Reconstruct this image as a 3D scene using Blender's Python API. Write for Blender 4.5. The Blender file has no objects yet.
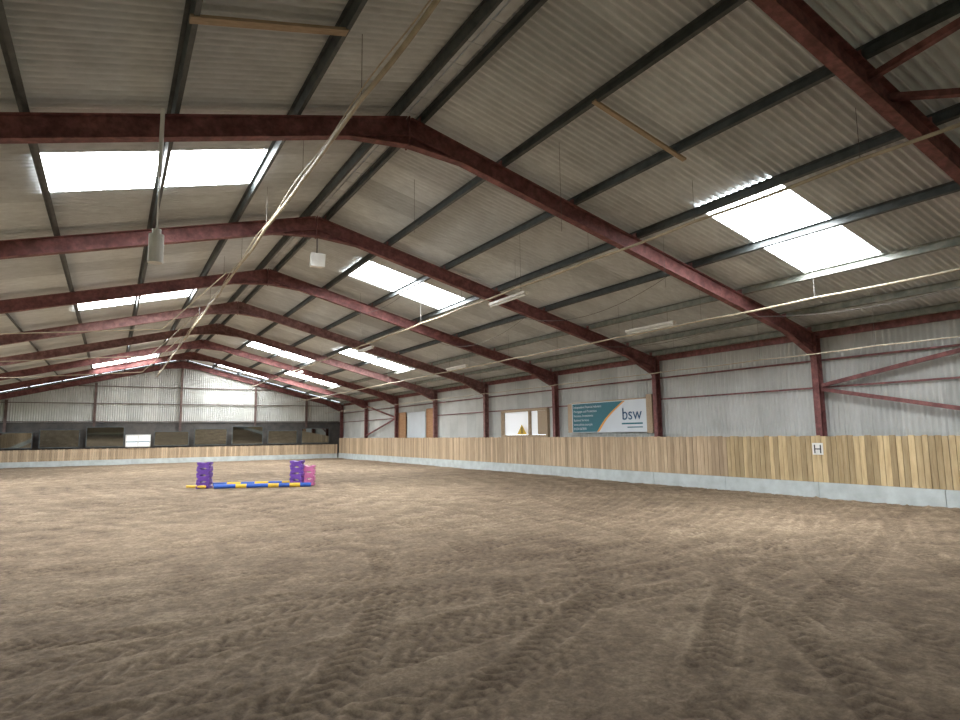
import bpy, math, random
import numpy as np
from mathutils import Vector, Matrix
random.seed(7); RNG=np.random.RandomState(5)
sc=bpy.context.scene
F,YAW,PIT,ROL,CH=618.04,0.5363,0.1198,-0.0128,1.789
W,R,T1,H,E=17.0,4.47,10.05,7.68,4.50
S=(H-E)/(W-R); XL=2*R-W; YN=T1-18; YF=T1+42
def rz(x,off=0.0): return H+off-S*abs(x-R)

# ------------------------------------------------------------ materials
def nt(name):
    m=bpy.data.materials.new(name); m.use_nodes=True
    t=m.node_tree; b=t.nodes['Principled BSDF']; return m,t,b
def noisemix(t,c1,c2,scale,lo=.35,hi=.65,detail=6,mapping=None,rough=.6):
    tc=t.nodes.new('ShaderNodeTexCoord'); n=t.nodes.new('ShaderNodeTexNoise')
    n.inputs['Scale'].default_value=scale; n.inputs['Detail'].default_value=detail; n.inputs['Roughness'].default_value=rough
    src=tc.outputs['Object']
    if mapping:
        mp=t.nodes.new('ShaderNodeMapping'); mp.inputs['Scale'].default_value=mapping
        t.links.new(src,mp.inputs['Vector']); src=mp.outputs['Vector']
    t.links.new(src,n.inputs['Vector'])
    r=t.nodes.new('ShaderNodeValToRGB')
    r.color_ramp.elements[0].position=lo; r.color_ramp.elements[1].position=hi
    r.color_ramp.elements[0].color=(*c1,1); r.color_ramp.elements[1].color=(*c2,1)
    t.links.new(n.outputs['Fac'],r.inputs['Fac'])
    return r.outputs['Color'],n
def mul(t,a,b,fac=1,mode='MULTIPLY'):
    m=t.nodes.new('ShaderNodeMix'); m.data_type='RGBA'; m.blend_type=mode
    m.inputs['Factor'].default_value=fac
    t.links.new(a,m.inputs['A'])
    if isinstance(b,tuple): m.inputs['B'].default_value=(*b,1)
    else: t.links.new(b,m.inputs['B'])
    return m.outputs['Result']
def simple(name,c1,c2=None,scale=6,rough=.7,metal=0,lo=.35,hi=.65,mapping=None,bump=0,bscale=None,second=None):
    m,t,b=nt(name); c2=c2 or tuple(v*.8 for v in c1)
    col,n=noisemix(t,c1,c2,scale,lo,hi,mapping=mapping)
    if second:
        c2nd,_=noisemix(t,second[0],second[1],second[2],.38,.62,8); col=mul(t,col,c2nd)
    t.links.new(col,b.inputs['Base Color']); b.inputs['Roughness'].default_value=rough; b.inputs['Metallic'].default_value=metal
    if bump:
        bp=t.nodes.new('ShaderNodeBump'); bp.inputs['Strength'].default_value=bump; bp.inputs['Distance'].default_value=.02
        t.links.new(n.outputs['Fac'],bp.inputs['Height']); t.links.new(bp.outputs['Normal'],b.inputs['Normal'])
    return m
def attrmat(name,c1,c2,scale,attr='rnd',lo_mul=(.8,.8,.8),hi_mul=(1.1,1.1,1.1),rough=.8,mapping=None,lo=.3,hi=.7,second=None):
    m,t,b=nt(name)
    col,n=noisemix(t,c1,c2,scale,lo,hi,mapping=mapping)
    a=t.nodes.new('ShaderNodeAttribute'); a.attribute_name=attr
    r=t.nodes.new('ShaderNodeValToRGB'); r.color_ramp.elements[0].color=(*lo_mul,1); r.color_ramp.elements[1].color=(*hi_mul,1)
    t.links.new(a.outputs['Fac'],r.inputs['Fac'])
    out=mul(t,col,r.outputs['Color'])
    if second:
        c2nd,_=noisemix(t,second[0],second[1],second[2],.35,.65,8,mapping=second[3]); out=mul(t,out,c2nd)
    t.links.new(out,b.inputs['Base Color']); b.inputs['Roughness'].default_value=rough
    return m
M_maroon=simple('maroon_steel',(.125,.036,.035),(.27,.11,.10),2.6,.7,lo=.32,hi=.70,second=((.66,.64,.64),(1.15,1.12,1.10),9))
M_maroonL=simple('dusty_maroon_steel',(.17,.072,.066),(.30,.16,.145),4,.75,second=((.7,.68,.68),(1.1,1.1,1.1),9))
M_brown=simple('brown_steel',(.075,.045,.038),(.14,.09,.075),4,.7)
M_purlin=simple('dark_galvanised',(.035,.04,.04),(.07,.078,.076),5,.55)
M_purlinLit=simple('lit_galvanised',(.14,.15,.13),(.26,.26,.22),5,.55)  # paler copy of the purlin steel, with the light painted into its colour
M_roof=attrmat('fibre_cement',(.76,.785,.79),(.63,.65,.65),.55,lo_mul=(.80,.80,.80),hi_mul=(1.05,1.05,1.05),rough=.9,second=((.88,.875,.87),(1.04,1.04,1.04),3.0,(1,3,1)))
M_clad=attrmat('cream_cladding',(.54,.54,.51),(.42,.415,.38),.9,lo_mul=(.84,.84,.84),hi_mul=(1.05,1.05,1.05),rough=.6)
M_wood=attrmat('kickboard_timber',(.58,.44,.295),(.43,.31,.195),2.2,lo_mul=(.66,.63,.60),hi_mul=(1.12,1.12,1.1),rough=.8,mapping=(6,6,.8))
M_wood2=attrmat('kickboard_new_timber',(.60,.46,.27),(.40,.28,.15),2.2,lo_mul=(.60,.58,.54),hi_mul=(1.15,1.15,1.1),rough=.8,mapping=(6,6,.8))
M_conc=simple('pale_concrete',(.54,.58,.57),(.42,.45,.44),2.5,.9,bump=.3)
M_ply=simple('orange_plywood',(.42,.23,.11),(.33,.17,.08),3,.7,mapping=(1,1,6))
M_timber=simple('sawn_timber',(.42,.31,.21),(.30,.22,.14),3,.8,mapping=(1,8,8))
M_pipe=simple('cream_pipe',(.44,.37,.26),(.31,.26,.18),4,.6)
M_white=simple('white_plastic',(.80,.79,.75),(.70,.69,.65),5,.5)
M_wire=simple('thin_wire',(.12,.11,.10),None,5,.6)
M_ridge=simple('ridge_panel',(.62,.65,.66),(.46,.48,.49),3,.6)
M_purple=simple('purple_plastic',(.14,.045,.33),(.10,.03,.25),4,.4)
M_pink=simple('pink_plastic',(.62,.17,.35),(.50,.13,.28),4,.4)
M_blue=simple('blue_paint',(.02,.09,.42),(.015,.07,.32),4,.45)
M_yellow=simple('yellow_paint',(.72,.46,.03),(.6,.38,.03),4,.45)
M_teal=simple('banner_teal',(.006,.12,.15),(.006,.10,.13),1,.5)
M_bwhite=simple('banner_white',(.60,.64,.67),(.55,.59,.62),1,.5)
M_orange=simple('banner_orange',(.75,.33,.05),None,1,.5)
M_navy=simple('navy_ink',(.01,.07,.16),None,1,.5)
M_black=simple('black_ink',(.02,.02,.02),None,1,.6)
M_grass=simple('outside_ground',(.10,.13,.05),(.16,.14,.09),.3,.95)
def emis(name,c,s):
    m,t,b=nt(name); b.inputs['Base Color'].default_value=(.8,.8,.8,1)
    b.inputs['Emission Color'].default_value=(*c,1); b.inputs['Emission Strength'].default_value=s; return m
M_sky=emis('rooflight_grp',(.92,.97,1.0),30.0)
M_pane=emis('daylit_pane',(.9,.95,1.0),.3)
m,t,b=nt('mirror_glass'); b.inputs['Base Color'].default_value=(.20,.21,.20,1); b.inputs['Metallic'].default_value=1; b.inputs['Roughness'].default_value=.03; M_mirror=m
# sand
m,t,b=nt('arena_sand')
c1,n1=noisemix(t,(.240,.178,.124),(.372,.288,.202),.20,.3,.7,8)
c2,n2=noisemix(t,(.60,.58,.56),(1.2,1.19,1.18),18,.35,.65,9,rough=.75)
c3,n3=noisemix(t,(.82,.80,.78),(1.10,1.10,1.10),1.6,.35,.65,6)
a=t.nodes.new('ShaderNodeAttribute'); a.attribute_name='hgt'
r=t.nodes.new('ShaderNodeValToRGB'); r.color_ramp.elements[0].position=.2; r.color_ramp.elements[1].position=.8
r.color_ramp.elements[0].color=(.64,.615,.60,1); r.color_ramp.elements[1].color=(1.12,1.12,1.1,1)  # hollows darker, crests lighter: damp and dry sand plus painted relief shading
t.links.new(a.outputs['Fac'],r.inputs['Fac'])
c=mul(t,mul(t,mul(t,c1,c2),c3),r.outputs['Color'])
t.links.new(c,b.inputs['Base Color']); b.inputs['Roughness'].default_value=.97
b.inputs['Specular IOR Level'].default_value=.2
nb=t.nodes.new('ShaderNodeTexNoise'); nb.inputs['Scale'].default_value=28; nb.inputs['Detail'].default_value=8; nb.inputs['Roughness'].default_value=.75
tc=t.nodes.new('ShaderNodeTexCoord'); t.links.new(tc.outputs['Object'],nb.inputs['Vector'])
b1=t.nodes.new('ShaderNodeBump'); b1.inputs['Strength'].default_value=1; b1.inputs['Distance'].default_value=.03
t.links.new(nb.outputs['Fac'],b1.inputs['Height']); t.links.new(b1.outputs['Normal'],b.inputs['Normal'])
M_sand=m

# ------------------------------------------------------------ mesh builder
class MB:
    def __init__(s): s.v=[];s.f=[];s.m=[];s.a=[]
    def poly(s,pts,faces,mi=0,a=.5):
        o=len(s.v); s.v+= [tuple(p) for p in pts]
        for f in faces: s.f.append(tuple(o+i for i in f)); s.m.append(mi); s.a.append(a)
    def hexa(s,P,mi=0,a=.5):
        s.poly(P,[(0,3,2,1),(4,5,6,7),(0,1,5,4),(1,2,6,5),(2,3,7,6),(3,0,4,7)],mi,a)
    def box(s,x0,x1,y0,y1,z0,z1,mi=0,a=.5):
        s.hexa([(x0,y0,z0),(x1,y0,z0),(x1,y1,z0),(x0,y1,z0),(x0,y0,z1),(x1,y0,z1),(x1,y1,z1),(x0,y1,z1)],mi,a)
    def beam(s,p0,p1,w,d,up=(0,0,1),o=(0,0),mi=0,a=.5):
        p0=Vector(p0);p1=Vector(p1);ax=(p1-p0).normalized();sd=ax.cross(Vector(up)).normalized();u=sd.cross(ax)
        P=[]
        for p in (p0,p1):
            for i,j in ((-1,-1),(1,-1),(1,1),(-1,1)):
                P.append(p+sd*(o[0]+i*w/2)+u*(o[1]+j*d/2))
        s.poly(P,[(0,3,2,1),(4,5,6,7),(0,1,5,4),(1,2,6,5),(2,3,7,6),(3,0,4,7)],mi,a)
    def ibeam(s,p0,p1,w,d,up=(0,0,1),tf=.018,tw=.014,o=0,mi=0):
        s.beam(p0,p1,w,tf,up,(0,o+d/2-tf/2),mi); s.beam(p0,p1,w,tf,up,(0,o-d/2+tf/2),mi); s.beam(p0,p1,tw,d-2*tf,up,(0,o),mi)
    def tube(s,pts,r,n=8,mi=0):
        rings=[];pts=[Vector(p) for p in pts]
        for i,p in enumerate(pts):
            ax=(pts[min(i+1,len(pts)-1)]-pts[max(i-1,0)]).normalized()
            ref=Vector((0,0,1)) if abs(ax.z)<.9 else Vector((1,0,0))
            a=ax.cross(ref).normalized();b=a.cross(ax)
            o=len(s.v)
            for k in range(n):
                t=2*math.pi*k/n; s.v.append(tuple(p+a*math.cos(t)*r+b*math.sin(t)*r))
            rings.append(o)
        for i in range(len(rings)-1):
            for k in range(n):
                s.f.append((rings[i]+k,rings[i]+(k+1)%n,rings[i+1]+(k+1)%n,rings[i+1]+k)); s.m.append(mi); s.a.append(.5)
        s.f.append(tuple(rings[0]+k for k in range(n)));s.m.append(mi);s.a.append(.5)
        s.f.append(tuple(rings[-1]+k for k in range(n)));s.m.append(mi);s.a.append(.5)
    def obj(s,name,mats,parent=None,bevel=0,smooth=False):
        me=bpy.data.meshes.new(name); me.from_pydata(s.v,[],s.f)
        for m in mats: me.materials.append(m)
        me.polygons.foreach_set('material_index',s.m)
        at=me.attributes.new('rnd','FLOAT','FACE'); at.data.foreach_set('value',s.a)
        if smooth: me.polygons.foreach_set('use_smooth',[True]*len(s.f))
        me.update(); o=bpy.data.objects.new(name,me); sc.collection.objects.link(o)
        if bevel:
            b=o.modifiers.new('bevel','BEVEL'); b.width=bevel; b.segments=2
        if parent: o.parent=parent
        return o
def empty(name,loc=(0,0,0)):
    e=bpy.data.objects.new(name,None); e.location=loc; sc.collection.objects.link(e); return e

# ------------------------------------------------------------ floor (sand)
def vn(x,y,s,seed):
    g=np.random.RandomState(seed).rand(256,256)
    u=x/s;v=y/s;iu=np.floor(u).astype(int);iv=np.floor(v).astype(int);fu=u-iu;fv=v-iv
    fu=fu*fu*(3-2*fu);fv=fv*fv*(3-2*fv)
    a=g[iu%256,iv%256];b=g[(iu+1)%256,iv%256];c=g[iu%256,(iv+1)%256];d=g[(iu+1)%256,(iv+1)%256]
    return (a*(1-fu)+b*fu)*(1-fv)+(c*(1-fu)+d*fu)*fv-.5
xs=np.linspace(XL-.2,W-.1,800)
ys=[YN]
while ys[-1]<.4: ys.append(ys[-1]+.4)
while ys[-1]<12: ys.append(ys[-1]+.03)
st=.03
while ys[-1]<YF: st=min(st*1.018,.3); ys.append(ys[-1]+st)
ys=np.array(ys); X,Y=np.meshgrid(xs,ys)
Z=.010*vn(X,Y,.6,2)+.012*vn(X,Y,.22,3)+.016*vn(X,Y,.11,4)+.014*vn(X,Y,.06,41)
fine=np.clip((30-Y)/15,0,1)
bumpy=np.clip(vn(X,Y,2.8,9)*2.5+.35,0,1)
Z+=bumpy*.03*np.maximum(0,vn(X+.05*np.sin(Y*9),Y,.13,6))*fine
# hoof prints: scattered shallow dents
hp=np.maximum(0,vn(X,Y,.24,61)-.28)*np.clip(vn(X,Y,2.2,62)*4+.5,0,1); Z-=.09*hp*fine
hr=np.hypot(X-3.5,Y-25)
Z+=.006*np.sin(hr*2*np.pi/.26+6*vn(X,Y,2.5,11))*np.clip(vn(X,Y,3.5,12)*3+.6,0,1)
hr2=np.hypot(X+2,Y-24)+.45*vn(X,Y,4,15)
Z+=.007*np.sin(hr2*2*np.pi/.95)*np.clip(vn(X,Y,3.0,16)*3+.6,0,1)*np.clip((Y-9)/6,0,1)
hr3=np.hypot(X-20,Y-30)+.45*vn(X,Y,4,17)
Z+=.006*np.sin(hr3*2*np.pi/.8)*np.clip(vn(X,Y,4.0,18)*4+.3,0,1)*np.clip((Y-7)/6,0,1)
def track(Z,dd,ss,w=.20,amp=.012):
    dd=dd+.10*vn(X,Y,3.1,71)
    band=np.clip((w-np.abs(dd))/.05,0,1)
    edge=np.exp(-((np.abs(dd)-w-.03)/.03)**2)
    ch=np.sin(2*np.pi*(ss/.17+np.abs(dd)/.20))
    k=np.clip(vn(X,Y,1.5,int(abs(ss.flat[0])*7)%90+20)*4+.55,.0,1)
    return Z*(1-.5*band*k)+k*(band*(-.007+amp*ch)+edge*.010)
for cx,cy,rad in [(3,26,8),(3,26,9.5),(2,25,13),(2,25,14.4),(1.5,26,17.6),(1.5,26,19.1),(0,27,21.6),(0,27,23.0),(6,30,22.3),(6,30,23.8),(5,-6,11.3),(5,-6,12.8),(20,-8,16),(20,-8,17.5),(20,10,9),(20,10,10.4),(14,22,7),(14,22,8.4),(-8,12,12),(-8,12,13.4),(-8,14,15.5),(-8,14,17)]:
    dd=np.hypot(X-cx,Y-cy)-rad; ss=np.arctan2(Y-cy,X-cx)*rad
    Z=track(Z,dd,ss)
for ang,off in [(.35,1.5),(.35,3.0),(-.25,7.6),(-.25,9.0),(.1,5.0),(.1,6.4),(.6,.5),(.6,1.9)]:
    dd=-math.sin(ang)*X+math.cos(ang)*Y-off; ss=math.cos(ang)*X+math.sin(ang)*Y
    Z=track(Z,dd,ss,.18,.011)
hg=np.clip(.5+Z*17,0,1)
Z+=.04*vn(X,Y,1.7,1)
Z-= .03
ny,nx=X.shape; N=nx*ny
me=bpy.data.meshes.new('floor'); co=np.stack([X,Y,Z],-1).reshape(-1).astype(np.float32)
idx=np.arange(N).reshape(ny,nx)
q=np.stack([idx[:-1,:-1],idx[:-1,1:],idx[1:,1:],idx[1:,:-1]],-1).reshape(-1,4)
me.vertices.add(N); me.vertices.foreach_set('co',co)
me.loops.add(q.size); me.loops.foreach_set('vertex_index',q.reshape(-1).astype(np.int32))
me.polygons.add(len(q)); me.polygons.foreach_set('loop_start',(np.arange(len(q))*4).astype(np.int32))
me.polygons.foreach_set('loop_total',np.full(len(q),4,np.int32))
me.polygons.foreach_set('use_smooth',np.ones(len(q),bool))
me.update(calc_edges=True); me.validate()
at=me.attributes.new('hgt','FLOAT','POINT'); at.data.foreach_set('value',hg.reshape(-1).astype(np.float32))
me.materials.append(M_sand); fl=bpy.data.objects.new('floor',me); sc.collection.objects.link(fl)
g=MB(); g.box(-150,150,-150,200,-.5,-.25); g.obj('outside_ground',[M_grass])  # unseen ground, added to keep sky light from coming up from below

# ------------------------------------------------------------ corrugated sheets
PITCH=.146
def sheet_strip(mb,tA,tB,pa,pb,nrm,amp,axis_dir,origin,mat_fn,spw=6,sheet=7):
    n=int(round((tB-tA)/PITCH*spw)); o=len(mb.v)
    for i in range(n+1):
        t=tA+(tB-tA)*i/n; ph=2*math.pi*(t-tA)/PITCH; d=amp*math.cos(ph)
        for p in (pa,pb):
            mb.v.append((origin[0]+axis_dir[0]*t+p[0]+nrm[0]*d, origin[1]+axis_dir[1]*t+p[1]+nrm[1]*d, origin[2]+p[2]+nrm[2]*d))
    rn={}
    for i in range(n):
        t=tA+(tB-tA)*(i+.5)/n; k=int(i/(spw*sheet))
        if k not in rn: rn[k]=random.random()
        mi=mat_fn(t)
        if mi is None: continue
        mb.f.append((o+2*i,o+2*i+2,o+2*i+3,o+2*i+1)); mb.m.append(mi); mb.a.append(rn[k])
PK=[.27]+[2.07+1.83*k for k in range(6)]+[12.35]      # distance from ridge
nS=1/math.hypot(1,S)
SKR=[(10.45,13.9,6.6,8.3),(6.8,10.2,18.1,20.1),(10.5,14,31.0,32.7),(6.8,10.3,36.9,38.7),(10.5,14,43.6,45.2),(6.8,10.3,49,50.6)]
SKL=[(-1.2,2.45,11.85,13.7),(-1.2,2.45,24.4,26.2),(-1.2,2.45,36.6,38.4),(-1.2,2.45,45.5,47.2),(-8,-4.8,18,19.8),(-8,-4.8,30,31.8)]
mb=MB(); edges=[0.0]+PK[1:]+[13.1]
for side in (1,-1):
    for k in range(len(edges)-1):
        d0,d1=edges[k]+(.04 if k else 0),edges[k+1]+.15
        x0,x1=R+side*d0,R+side*d1
        pa=(x0,0,H+.21-S*d0-.006); pb=(x1,0,H+.21-S*d1+.006)
        sk=SKR if side>0 else SKL
        def mf(t,xm=(R+side*(edges[k]+edges[k+1])/2)):
            for a,b_,c_,d_ in sk:
                if a-.3<xm<b_+.3 and c_<t<d_: return 1
            return 0
        sheet_strip(mb,YN-.3,YF+.3,pa,pb,(side*S*nS,0,nS),.040,(0,1),(0,0,0),mf,spw=8)
mb.obj('ceiling',[M_roof,M_sky],smooth=True)
mb=MB()
for s_ in (1,-1):
    mb.beam((R+s_*.10,YN,H+.105),(R+s_*.10,YF,H+.105),.17,.012)
y=YN
while y<YF: mb.beam((R-.2,y,H+.10),(R+.2,y,H+.10),.03,.02); y+=.6
mb.obj('ridge_capping',[M_ridge])
mb=MB()
for side in (1,-1):
    for i,d in enumerate(PK):
        x=R+side*d; z=H-S*d; mi=1 if (side>0 and i>=5) else 0  # lower right purlins take the paler tone for light falling on them
        up=(side*S,0,1)
        mb.beam((x,YN,z+.08),(x,YF,z+.08),.008,.155,up,(0,0),mi)
        mb.beam((x,YN,z+.08),(x,YF,z+.08),.065,.008,up,(.03,-.075),mi)
        mb.beam((x,YN,z+.08),(x,YF,z+.08),.065,.008,up,(-.03,.072),mi)
        mb.beam((x,YN,z+.08),(x,YF,z+.08),.006,.025,up,(.062,-.062),mi)
mb.obj('roof_purlins',[M_purlin,M_purlinLit])

# ------------------------------------------------------------ portal frames
for n in range(-3,8):
    y=T1+6*n; mb=MB(); mi=1 if n in(3,4) else 0
    D=.36
    for s_ in (1,-1):
        pr=Vector((R,y,H-D/2-.015)); pe=Vector((R+s_*(W-R-.05),y,E-D/2-.015))
        mb.ibeam(pr,pe,.18,D,(s_*S,0,1),mi=mi)
        xc=R+s_*(W-R)
        mb.ibeam((xc,y,-.1),(xc,y,E-.05),.18,.24,(1,0,0),mi=mi)
        L=1.5
        xi=R+s_*(W-R-.13); a=Vector((xi,y,rz(xi)-D)); xo=R+s_*(W-R-L); b_=Vector((xo,y,rz(xo)-D)); c_=Vector((xi,y,rz(xi)-D-.30))
        mb.poly([a+Vector((0,-.007,0)),b_+Vector((0,-.007,0)),c_+Vector((0,-.007,0)),a+Vector((0,.007,0)),b_+Vector((0,.007,0)),c_+Vector((0,.007,0))],[(0,1,2),(3,5,4),(0,3,4,1),(1,4,5,2),(2,5,3,0)],mi)
        mb.beam(b_,c_,.18,.018,(0,0,1),mi=mi)
        xo=R+s_*1.2; a=Vector((R,y,H-D)); b_=Vector((xo,y,rz(xo)-D)); c_=Vector((R,y,H-D-.20))
        mb.poly([a+Vector((0,-.007,0)),b_+Vector((0,-.007,0)),c_+Vector((0,-.007,0)),a+Vector((0,.007,0)),b_+Vector((0,.007,0)),c_+Vector((0,.007,0))],[(0,1,2),(3,5,4),(0,3,4,1),(1,4,5,2),(2,5,3,0)],mi)
        mb.beam(b_,c_,.18,.018,(0,0,1),mi=mi)
        mb.box(min(xi,xi+s_*.02),max(xi,xi+s_*.02),y-.1,y+.1,rz(xi)-D-.34,rz(xi)-.01,mi)
        for d in PK:
            mb.beam((R+s_*(d-.03),y,H-S*d),(R+s_*(d-.03),y,H-S*d+.13),.12,.01,(1,0,0),mi=mi)
    mb.box(R-.012,R+.012,y-.1,y+.1,H-D-.24,H-.01,mi)
    mb.obj('portal_frame',[M_maroon,M_maroonL])

mb=MB()
for s_ in (1,-1):
    x=R+s_*(W-R+.18)
    mb.beam((x,YN,E-.02),(x,YF,E-.02),.05,.2,mi=0)
    if s_>0:
        for z in (3.75,2.98): mb.beam((x+.0,YN,z),(x+.0,YF,z),.05,.05,mi=0)
mb.obj('sheeting_rails',[M_maroon,M_maroonL])
mb=MB()
mb.beam((W,T1-.1,3.02),(W,T1-6,4.05),.10,.10); mb.beam((W,T1-.1,2.92),(W,T1-6,1.7),.10,.10)
mb.beam((W,T1+30,3.0),(W,T1+36,4.1),.09,.09); mb.beam((W,T1+30,3.0),(W,T1+36,1.8),.09,.09)
mb.obj('wall_bracing',[M_maroon])
mb=MB()
def rp(x,y,o=-.12): return (x,y,rz(x,o))
mb.beam(rp(8.6,T1-6),rp(7.6,T1-12),.09,.09); mb.beam(rp(9.1,T1-6),rp(13.5,T1-12),.09,.09); mb.beam(rp(0,T1-6),rp(-4,T1-12),.09,.09)
mb.obj('roof_bracing',[M_maroon])

# ------------------------------------------------------------ walls
ZT=rz(W+.25,.16)
mb=MB()
for z0,z1 in ((0,1.7),(1.7,2.95),(2.95,ZT)):
    sheet_strip(mb,YN-.3,YF+.3,(W+.25,0,z0),(W+.25,0,z1+.03),(1,0,0),.024,(0,1),(0,0,0),(lambda t,z0=z0:(None if (z0==1.7 and 23.0<t<26.5) else 0)),spw=6)
mb.obj('wall_right',[M_clad],smooth=True)
mb=MB()
sheet_strip(mb,YN-.3,YF+.3,(XL-.25,0,0),(XL-.25,0,1.9),(1,0,0),.018,(0,1),(0,0,0),lambda t:0,spw=4)
sheet_strip(mb,YN-.3,YF+.3,(XL-.25,0,3.6),(XL-.25,0,ZT),(1,0,0),.018,(0,1),(0,0,0),lambda t:0,spw=4)  # unseen wall; strip between the two sheets left open to let daylight in
mb.obj('wall_left',[M_clad],smooth=True)
def gable(name,y,zb,extra=None):
    mb=MB(); n=int((W-XL+.5)/PITCH*6); o=len(mb.v)
    for i in range(n+1):
        x=XL-.25+(W-XL+.5)*i/n; d=.024*math.cos(2*math.pi*(x-XL)/PITCH)
        for z in (zb,rz(x,.16)): mb.v.append((x,y+d,z))
    rn={}
    for i in range(n):
        k=i//42
        if k not in rn: rn[k]=random.random()
        mb.f.append((o+2*i,o+2*i+2,o+2*i+3,o+2*i+1)); mb.m.append(0); mb.a.append(rn[k])
    return mb
mb=gable('wall_far',YF+.25,3.0); mb.box(XL-.25,W+.25,YF+.22,YF+.30,0,3.0,1)
mb.obj('wall_far',[M_clad,simple('dark_backing',(.05,.047,.045),(.09,.08,.07),2,.9)])  # dark colour stands in for the dark void and reflections around the mirrors
mb=gable('wall_near',YN-.25,4.0); mb.box(XL-.25,W+.25,YN-.3,YN-.2,0,1.6,1)
mb.box(XL-.25,-1,YN-.3,YN-.2,1.6,4.05,2); mb.box(8.5,W+.25,YN-.3,YN-.2,1.6,4.05,2)  # unseen end wall; opening between these boxes shaped to let sky light in
mb.obj('wall_near',[M_clad,M_wood,M_clad])
mb=MB()
for x in (-6.2,-1.1,R,9.9,14): mb.ibeam((x,YF+.12,0),(x,YF+.12,rz(x,-.45)),.16,.14,(0,1,0))
for z in (3.05,4.35,5.6):
    xa=R-(min(W-R-.2,(H-z-.4)/S)); xb=2*R-xa; mb.beam((xa,YF+.14,z),(xb,YF+.14,z),.06,.05)
mb.obj('gable_posts',[M_brown])

def kick(name,p0,p1,nrm,matfn,z0=.38,z1=1.63):
    p0=Vector(p0);p1=Vector(p1);L=(p1-p0).length;ax=(p1-p0)/L;nv=Vector(nrm)
    mb=MB(); t=0
    while t<L:
        w=.145+random.uniform(-.012,.012); zt=z1+random.uniform(-.015,.015); off=random.uniform(0,.014)
        a=p0+ax*(t+.006); b_=p0+ax*min(t+w-.006,L)
        P=[a+nv*off,b_+nv*off,b_+nv*(off-.03),a+nv*(off-.03)]
        mb.hexa([(p.x,p.y,z0) for p in P]+[(p.x,p.y,zt) for p in P],matfn(t),random.random()); t+=w
    mb.beam(p0-nv*.07+Vector((0,0,z1-.15)),p1-nv*.07+Vector((0,0,z1-.15)),.08,.1,mi=0)
    mb.beam(p0-nv*.07+Vector((0,0,z0+.15)),p1-nv*.07+Vector((0,0,z0+.15)),.08,.1,mi=0)
    y=0
    while y<L:
        a=p0+ax*(y+.004)-nv*.06;b_=p0+ax*min(y+2.99,L)-nv*.06
        mb.beam(a+Vector((0,0,(z0-.1)/2)),b_+Vector((0,0,(z0-.1)/2)),.20,z0+.1-.005,mi=2,a=.5); y+=3
    mb.obj(name,[M_wood,M_wood2,M_conc])
kick('kickboard_right',(W-.3,YN,0),(W-.3,YF-.35,0),(-1,0,0),lambda t:1 if t+YN<12.9 else 0)
kick('kickboard_left',(XL+.3,YN,0),(XL+.3,YF-.35,0),(1,0,0),lambda t:0)
kick('kickboard_far',(XL+.45,YF-.3,0),(W-.45,YF-.3,0),(0,-1,0),lambda t:0,.34,1.12)

# mirrors on far wall (slightly different tilts)
i=0
tilts=[.028,.10,.022,.05,.13,.030,.11,.024,.12]
for x in [-6.9,-4.2,-1.5,2.75,5.45,8.15,10.85,13.55]:
    mb=MB(); tilt=tilts[i%9]; yb=YF-.22
    w=2.3
    z0,z1=1.25,2.3+.35*((i*7)%3)/2
    P0=Vector((x,yb+.02,z0));P1=Vector((x+w,yb+.02,z0)); dv=Vector((0,-math.sin(tilt)*(z1-z0),z1-z0))
    P1.y+=random.uniform(-.12,.0)
    mb.hexa([P0,P1,P1+Vector((0,.03,0)),P0+Vector((0,.03,0)),P0+dv,P1+dv,P1+dv+Vector((0,.03,0)),P0+dv+Vector((0,.03,0))],0)
    for A,B in ((P0,P1),(P0+dv,P1+dv),(P0,P0+dv),(P1,P1+dv)): mb.beam(A,B,.06,.06,(0,1,0.01),mi=1)
    mb.obj('arena_mirror',[M_mirror,M_purlin]); i+=1
mb=MB(); mb.box(.95,2.45,YF-.45,YF-.4,1.25,2.0,0)
for a_,b_ in ((.90,.98),(1.66,1.74),(2.42,2.5)): mb.box(a_,b_,YF-.48,YF-.38,1.2,2.05,1)
mb.box(.9,2.5,YF-.48,YF-.38,1.2,1.28,1); mb.box(.9,2.5,YF-.48,YF-.38,2.0,2.08,1); mb.box(.9,2.5,YF-.48,YF-.38,1.55,1.6,2)
mb.obj('window_1',[M_pane,M_white,M_teal])

e=empty('window_2',(W+.1,24.75,2.3))
mb=MB(); mb.box(.10,.12,-1.75,1.75,-.55,.60,0); mb.obj('pane',[M_pane],e)
mb=MB()
for z in (-.62,.62): mb.box(-.03,.12,-1.95,1.95,z-.06,z+.06)
for y in (-1.9,-.5,1.9): mb.box(-.03,.12,y-.06,y+.06,-.6,.6)
mb.box(-.02,.09,-1.85,-1.2,-.55,.55); mb.obj('frame',[M_timber],e)
mb=MB(); mb.poly([(-.04,.5,-.55),(-.04,-.35,-.55),(-.04,.08,-.05)],[(0,1,2)]); mb.poly([(-.045,.1,-.5),(-.045,.02,-.5),(-.045,.02,-.2),(-.045,.1,-.2)],[(0,1,2,3)],1)
mb.obj('warning_sign',[M_yellow,M_black],e)
for y0,y1,z1 in ((38.7,39.9,3.35),(34.2,35.5,3.45)):
    mb=MB(); mb.box(W+.12,W+.15,y0,y1,1.5,z1); mb.box(W+.09,W+.12,y0,y0+.08,1.5,z1); mb.box(W+.09,W+.12,y1-.08,y1,1.5,z1); mb.box(W+.09,W+.12,y0,y1,z1-.08,z1)
    mb.obj('plywood_panel',[M_ply])
mb=MB(); mb.box(W+.12,W+.15,35.7,38.5,1.5,3.3); mb.obj('white_panel',[M_bwhite])

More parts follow.
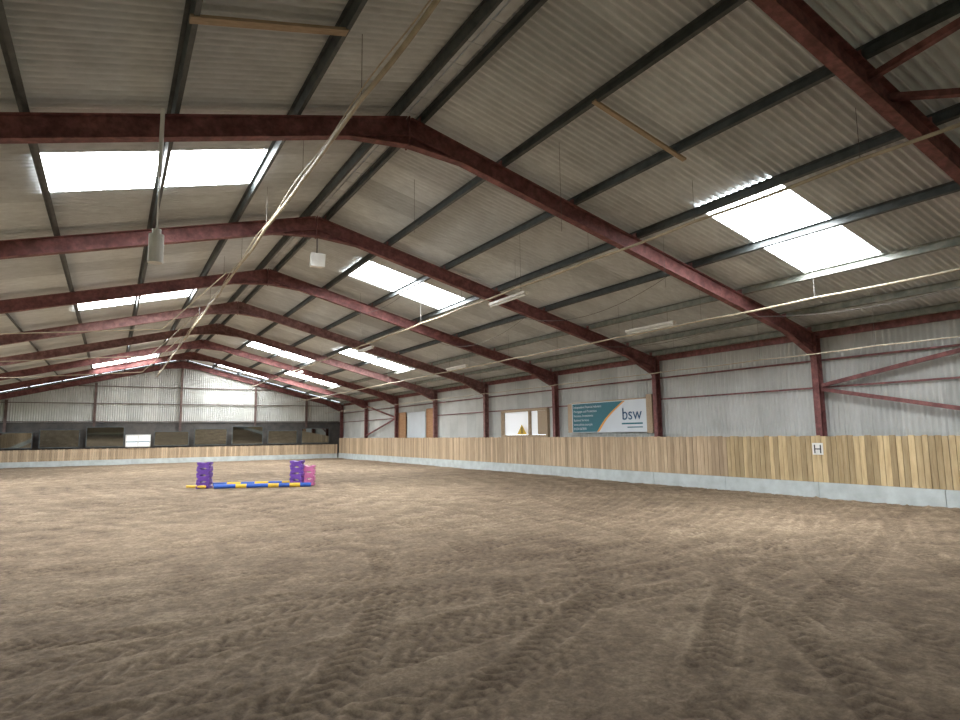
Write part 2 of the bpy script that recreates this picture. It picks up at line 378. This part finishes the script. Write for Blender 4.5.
e=empty('advertising_banner',(W-.02,18.7,2.42)); BW,BH=4.3,1.22
def P(u,v,o=0): return (-.03-o,BW/2-u*BW,-BH/2+v*BH)
mb=MB(); mb.box(-.03,.02,-BW/2,BW/2,-BH/2,BH/2); mb.obj('board',[M_bwhite],e)
mb=MB(); mb.box(-.04,.03,-BW/2-.30,-BW/2-.01,-BH/2-.05,BH/2+.15); mb.box(-.02,.0,BW/2,BW/2+.3,-BH/2,BH/2); mb.box(-.04,.03,-BW/2,BW/2,BH/2,BH/2+.05); mb.obj('timber_frame',[M_timber],e)
def edge2(v): return .36+.36*v**.9-.05*math.sin(v*3.14)
n=16
mb=MB(); pts=[P(.01,.02+.96*i/n,.004) for i in range(n+1)]+[P(edge2(i/n),.02+.96*i/n,.004) for i in range(n,-1,-1)]
mb.poly(pts,[tuple([i,2*n+1-i,2*n-i,i+1]) for i in range(n)]); mb.obj('teal_field',[M_teal],e)
mb=MB()
pts=[P(edge2(i/n),.02+.96*i/n,.006) for i in range(n+1)]+[P(edge2(i/n)+.03,.02+.96*i/n,.006) for i in range(n,-1,-1)]
mb.poly(pts,[tuple([i,2*n+1-i,2*n-i,i+1]) for i in range(n)]); mb.obj('orange_swoosh',[M_orange],e)
def text(s,size,y,z,mat,parent,x=-.045,name='lettering',rot=None):
    cu=bpy.data.curves.new(name,'FONT'); cu.body=s; cu.size=size; cu.extrude=.001
    o=bpy.data.objects.new(name,cu); sc.collection.objects.link(o); o.parent=parent; cu.materials.append(mat)
    m_=Matrix(((0,0,-1),(-1,0,0),(0,1,0))).to_4x4(); m_.translation=Vector((x,y,z)); o.matrix_local=m_
    return o
for i,(s_,z) in enumerate([("Independent Financial Advisers",.40),("Mortgages and Protection",.22),("Pensions, Investments",.04),("Business Services",-.14),("www.advice.example",-.32),("01234 567890",-.50)]):
    text(s_,.14,BW/2-.12,z,M_bwhite,e)
text("bsw",.66,-.88,-.14,M_navy,e,x=-.05)
mb=MB(); mb.box(-.036,-.032,-1.95,-.85,-.32,-.26); mb.box(-.036,-.032,-1.95,-1.15,-.45,-.41); mb.obj('strapline',[M_teal],e)
e=empty('letter_marker',(W-.325,T1-.05,1.28))
mb=MB(); mb.box(-.012,.0,-.15,.15,-.16,.16); mb.obj('plate',[M_white],e,bevel=.004)
text("H",.34,.12,-.12,M_black,e,x=-.02)

# ------------------------------------------------------------ pipes, wires, lights
def pipe(name,x,z,r,y0=YN+.5,y1=YF-.5,sag=.05,step=3.0,amp=0):
    mb=MB(); pts=[]; y=y0
    while y<y1:
        u=((y-y0)%step)/step; pts.append((x+amp*math.sin(y*1.3),y,z-sag*4*u*(1-u))); y+=.5
    mb.tube(pts,r,8,0)
    y=y0+step
    while y<y1: mb.tube([(x,y,z),(x,y,rz(x,.02))],.004,4,1); y+=step
    mb.obj(name,[M_pipe,M_wire],smooth=True)
pipe('sprinkler_pipe',2.68,6.3,.034,sag=.03,amp=.015)
pipe('sprinkler_pipe',9.2,5.7,.030,sag=.03)
pipe('sprinkler_pipe',12.9,4.62,.024,sag=.02)
pipe('sprinkler_pipe',15.2,3.72,.014,sag=.02)
mb=MB(); mb.tube([(2.55,YN+1+.5*i,6.18+.04*math.cos(i*.9)) for i in range(115)],.01,5); mb.obj('electric_cable',[M_pipe])
mb=MB()
for (x,y,z) in [(6.8,8.5,5.4),(8.3,12,5.2),(10.5,9.5,5.0),(5.5,12,6.2),(7.5,21,5.6)]:
    mb.tube([(x,y,z),(x,y,rz(x,.0))],.004,4)
for y in (20,26,32): mb.tube([(-6.5,y,4.2),(-3,y-1,4.35),(1,y-2.2,4.6),(2.4,y-3,6.1)],.014,6,1)
# slack cables slung between the frames on the right slope
def slack(x,y0,y1,dz=.45,z=-.5):
    pts=[]
    for i in range(15):
        u=i/14; pts.append((x,y0+(y1-y0)*u,rz(x,z)-4*dz*u*(1-u)))
    mb.tube(pts,.006,5,0)
slack(11.2,T1,T1+6); slack(11.2,T1+6,T1+12); slack(7.6,T1+6,T1+12,.35); slack(14.2,T1-6,T1,.3,-.45); slack(14.2,T1,T1+6,.3,-.45)
mb.obj('hanging_wires',[M_wire,M_pipe])
for x,y,z in [(9.9,15.0,5.72),(13.6,13.0,4.84),(9.9,27,5.72),(13.6,25,4.84),(9.9,39,5.72)]:
    e=empty('batten_light',(x,y,z))
    mb=MB(); mb.box(-.07,.07,-.95,.95,.02,.09); mb.tube([(0,-.9,-.015),(0,.9,-.015)],.03,10); 
    for q_ in (-.93,.91): mb.box(-.035,.035,q_,q_+.02,-.05,.03)
    mb.obj('batten',[M_white],e)
    mb=MB()
    for q_ in (-.7,.7): mb.tube([(0,q_,.08),(0,q_,rz(x)-z)],.005,4)
    mb.obj('hanger',[M_wire],e)
e=empty('pendant_lamp',(.42,T1-.22,4.3))
mb=MB(); mb.tube([(0,0,0),(0,0,.02),(0,0,.42)],.10,16); mb.tube([(0,0,.42),(0,0,.50)],.06,12); mb.obj('body',[M_white],e,smooth=False)
mb=MB(); mb.tube([(0,0,.5),(0,0,1.35)],.012,6); mb.tube([(0,0,1.3),(0,0,rz(.42)-4.3)],.03,8); mb.obj('rod',[M_white],e)
e=empty('hanging_speaker',(4.5,T1+6,6.45))
mb=MB(); mb.hexa([(-.2,-.12,-.18),(.2,-.12,-.18),(.15,.14,-.16),(-.15,.14,-.16),(-.2,-.16,.18),(.2,-.16,.18),(.15,.1,.18),(-.15,.1,.18)]); mb.obj('cabinet',[M_white],e,bevel=.02)
mb=MB(); mb.tube([(0,0,.18),(0,0,.62)],.02,8); mb.obj('bracket',[M_wire],e)
mb=MB(); mb.beam(rp(.55,7.5,.0),rp(2.45,7.5,.0),.14,.04); mb.obj('roof_timber',[M_timber])
mb=MB(); mb.beam(rp(6.5,7.2,.0),rp(8.6,7.2,.0),.09,.04); mb.obj('roof_timber',[M_timber])

# ------------------------------------------------------------ jump
def block(mb,c,ang,L=.5,D=.42,Hh=.30,mi=0):
    prof=[(-.5,0),(-.22,0),(-.16,.12),(.16,.12),(.22,0),(.5,0),(.5,.36),(.40,.44),(.40,.56),(.5,.64),(.5,1),(.22,1),(.16,.88),(-.16,.88),(-.22,1),(-.5,1),(-.5,.64),(-.40,.56),(-.40,.44),(-.5,.36)]
    ca,sa=math.cos(ang),math.sin(ang); n=len(prof); pts=[]
    for yy in (-D/2,D/2):
        for (u,v) in prof: pts.append((c[0]+u*L*ca-yy*sa,c[1]+u*L*sa+yy*ca,c[2]+v*Hh))
    mb.poly(pts,[tuple(range(n)),tuple(range(2*n-1,n-1,-1))]+[(i,i+n,(i+1)%n+n,(i+1)%n) for i in range(n)],mi)
ang=math.atan2(-1.2,2.7)
e=empty('show_jump')
mb=MB()
for k in range(4): block(mb,(3.0,24.75,-.02+.235*k),ang+(.06 if k%2 else -.04),.46,.42,.23)
mb.obj('block_stack_left',[M_purple],e,bevel=.01)
mb=MB()
for k in range(4): block(mb,(6.0,23.45,-.02+.235*k),ang+(-.07 if k%2 else .03),.46,.42,.23)
mb.obj('block_stack_right',[M_purple],e,bevel=.01)
mb=MB()
for k in range(3): block(mb,(6.5,23.65,-.02+.245*k),ang+(.06 if k%2 else 0),.42,.45,.24)
mb.obj('block_stack_pink',[M_pink],e,bevel=.01)
def pole(name,a,b,cols,z=.06,r=.065):
    a=Vector((*a,z));b=Vector((*b,z)); mb=MB(); n=len(cols)
    for i,c in enumerate(cols): mb.tube([a+(b-a)*i/n,a+(b-a)*(i+1)/n],r,16,c)
    mb.obj(name,[M_blue,M_yellow,M_white],e)
pole('pole_front',(3.25,24.15),(6.35,22.85),[0,0,1,0,0,1,0,1,0],.06,.075)
pole('pole_back',(3.3,24.75),(6.0,23.65),[0,1,0,1,0,1],.10)
pole('pole_loose',(2.45,25.0),(3.0,24.45),[1,1],.05,.05)

# ------------------------------------------------------------ world, camera
w=bpy.data.worlds.new('overcast'); sc.world=w; w.use_nodes=True
bg=w.node_tree.nodes['Background']; bg.inputs['Color'].default_value=(.80,.90,1,1); bg.inputs['Strength'].default_value=5.6
cd=bpy.data.cameras.new('camera'); cam=bpy.data.objects.new('camera',cd); sc.collection.objects.link(cam)
fw=Vector((math.sin(YAW)*math.cos(PIT),math.cos(YAW)*math.cos(PIT),math.sin(PIT)))
r_=Vector((math.cos(YAW),-math.sin(YAW),0)); u_=r_.cross(fw)
r2=math.cos(ROL)*r_+math.sin(ROL)*u_; u2=-math.sin(ROL)*r_+math.cos(ROL)*u_
mt=Matrix((r2,u2,-fw)).transposed().to_4x4(); mt.translation=Vector((0,0,CH)); cam.matrix_world=mt
cd.sensor_width=36; cd.lens=F/960*36; cd.clip_end=500
sc.camera=cam
sc.view_settings.view_transform='Standard'
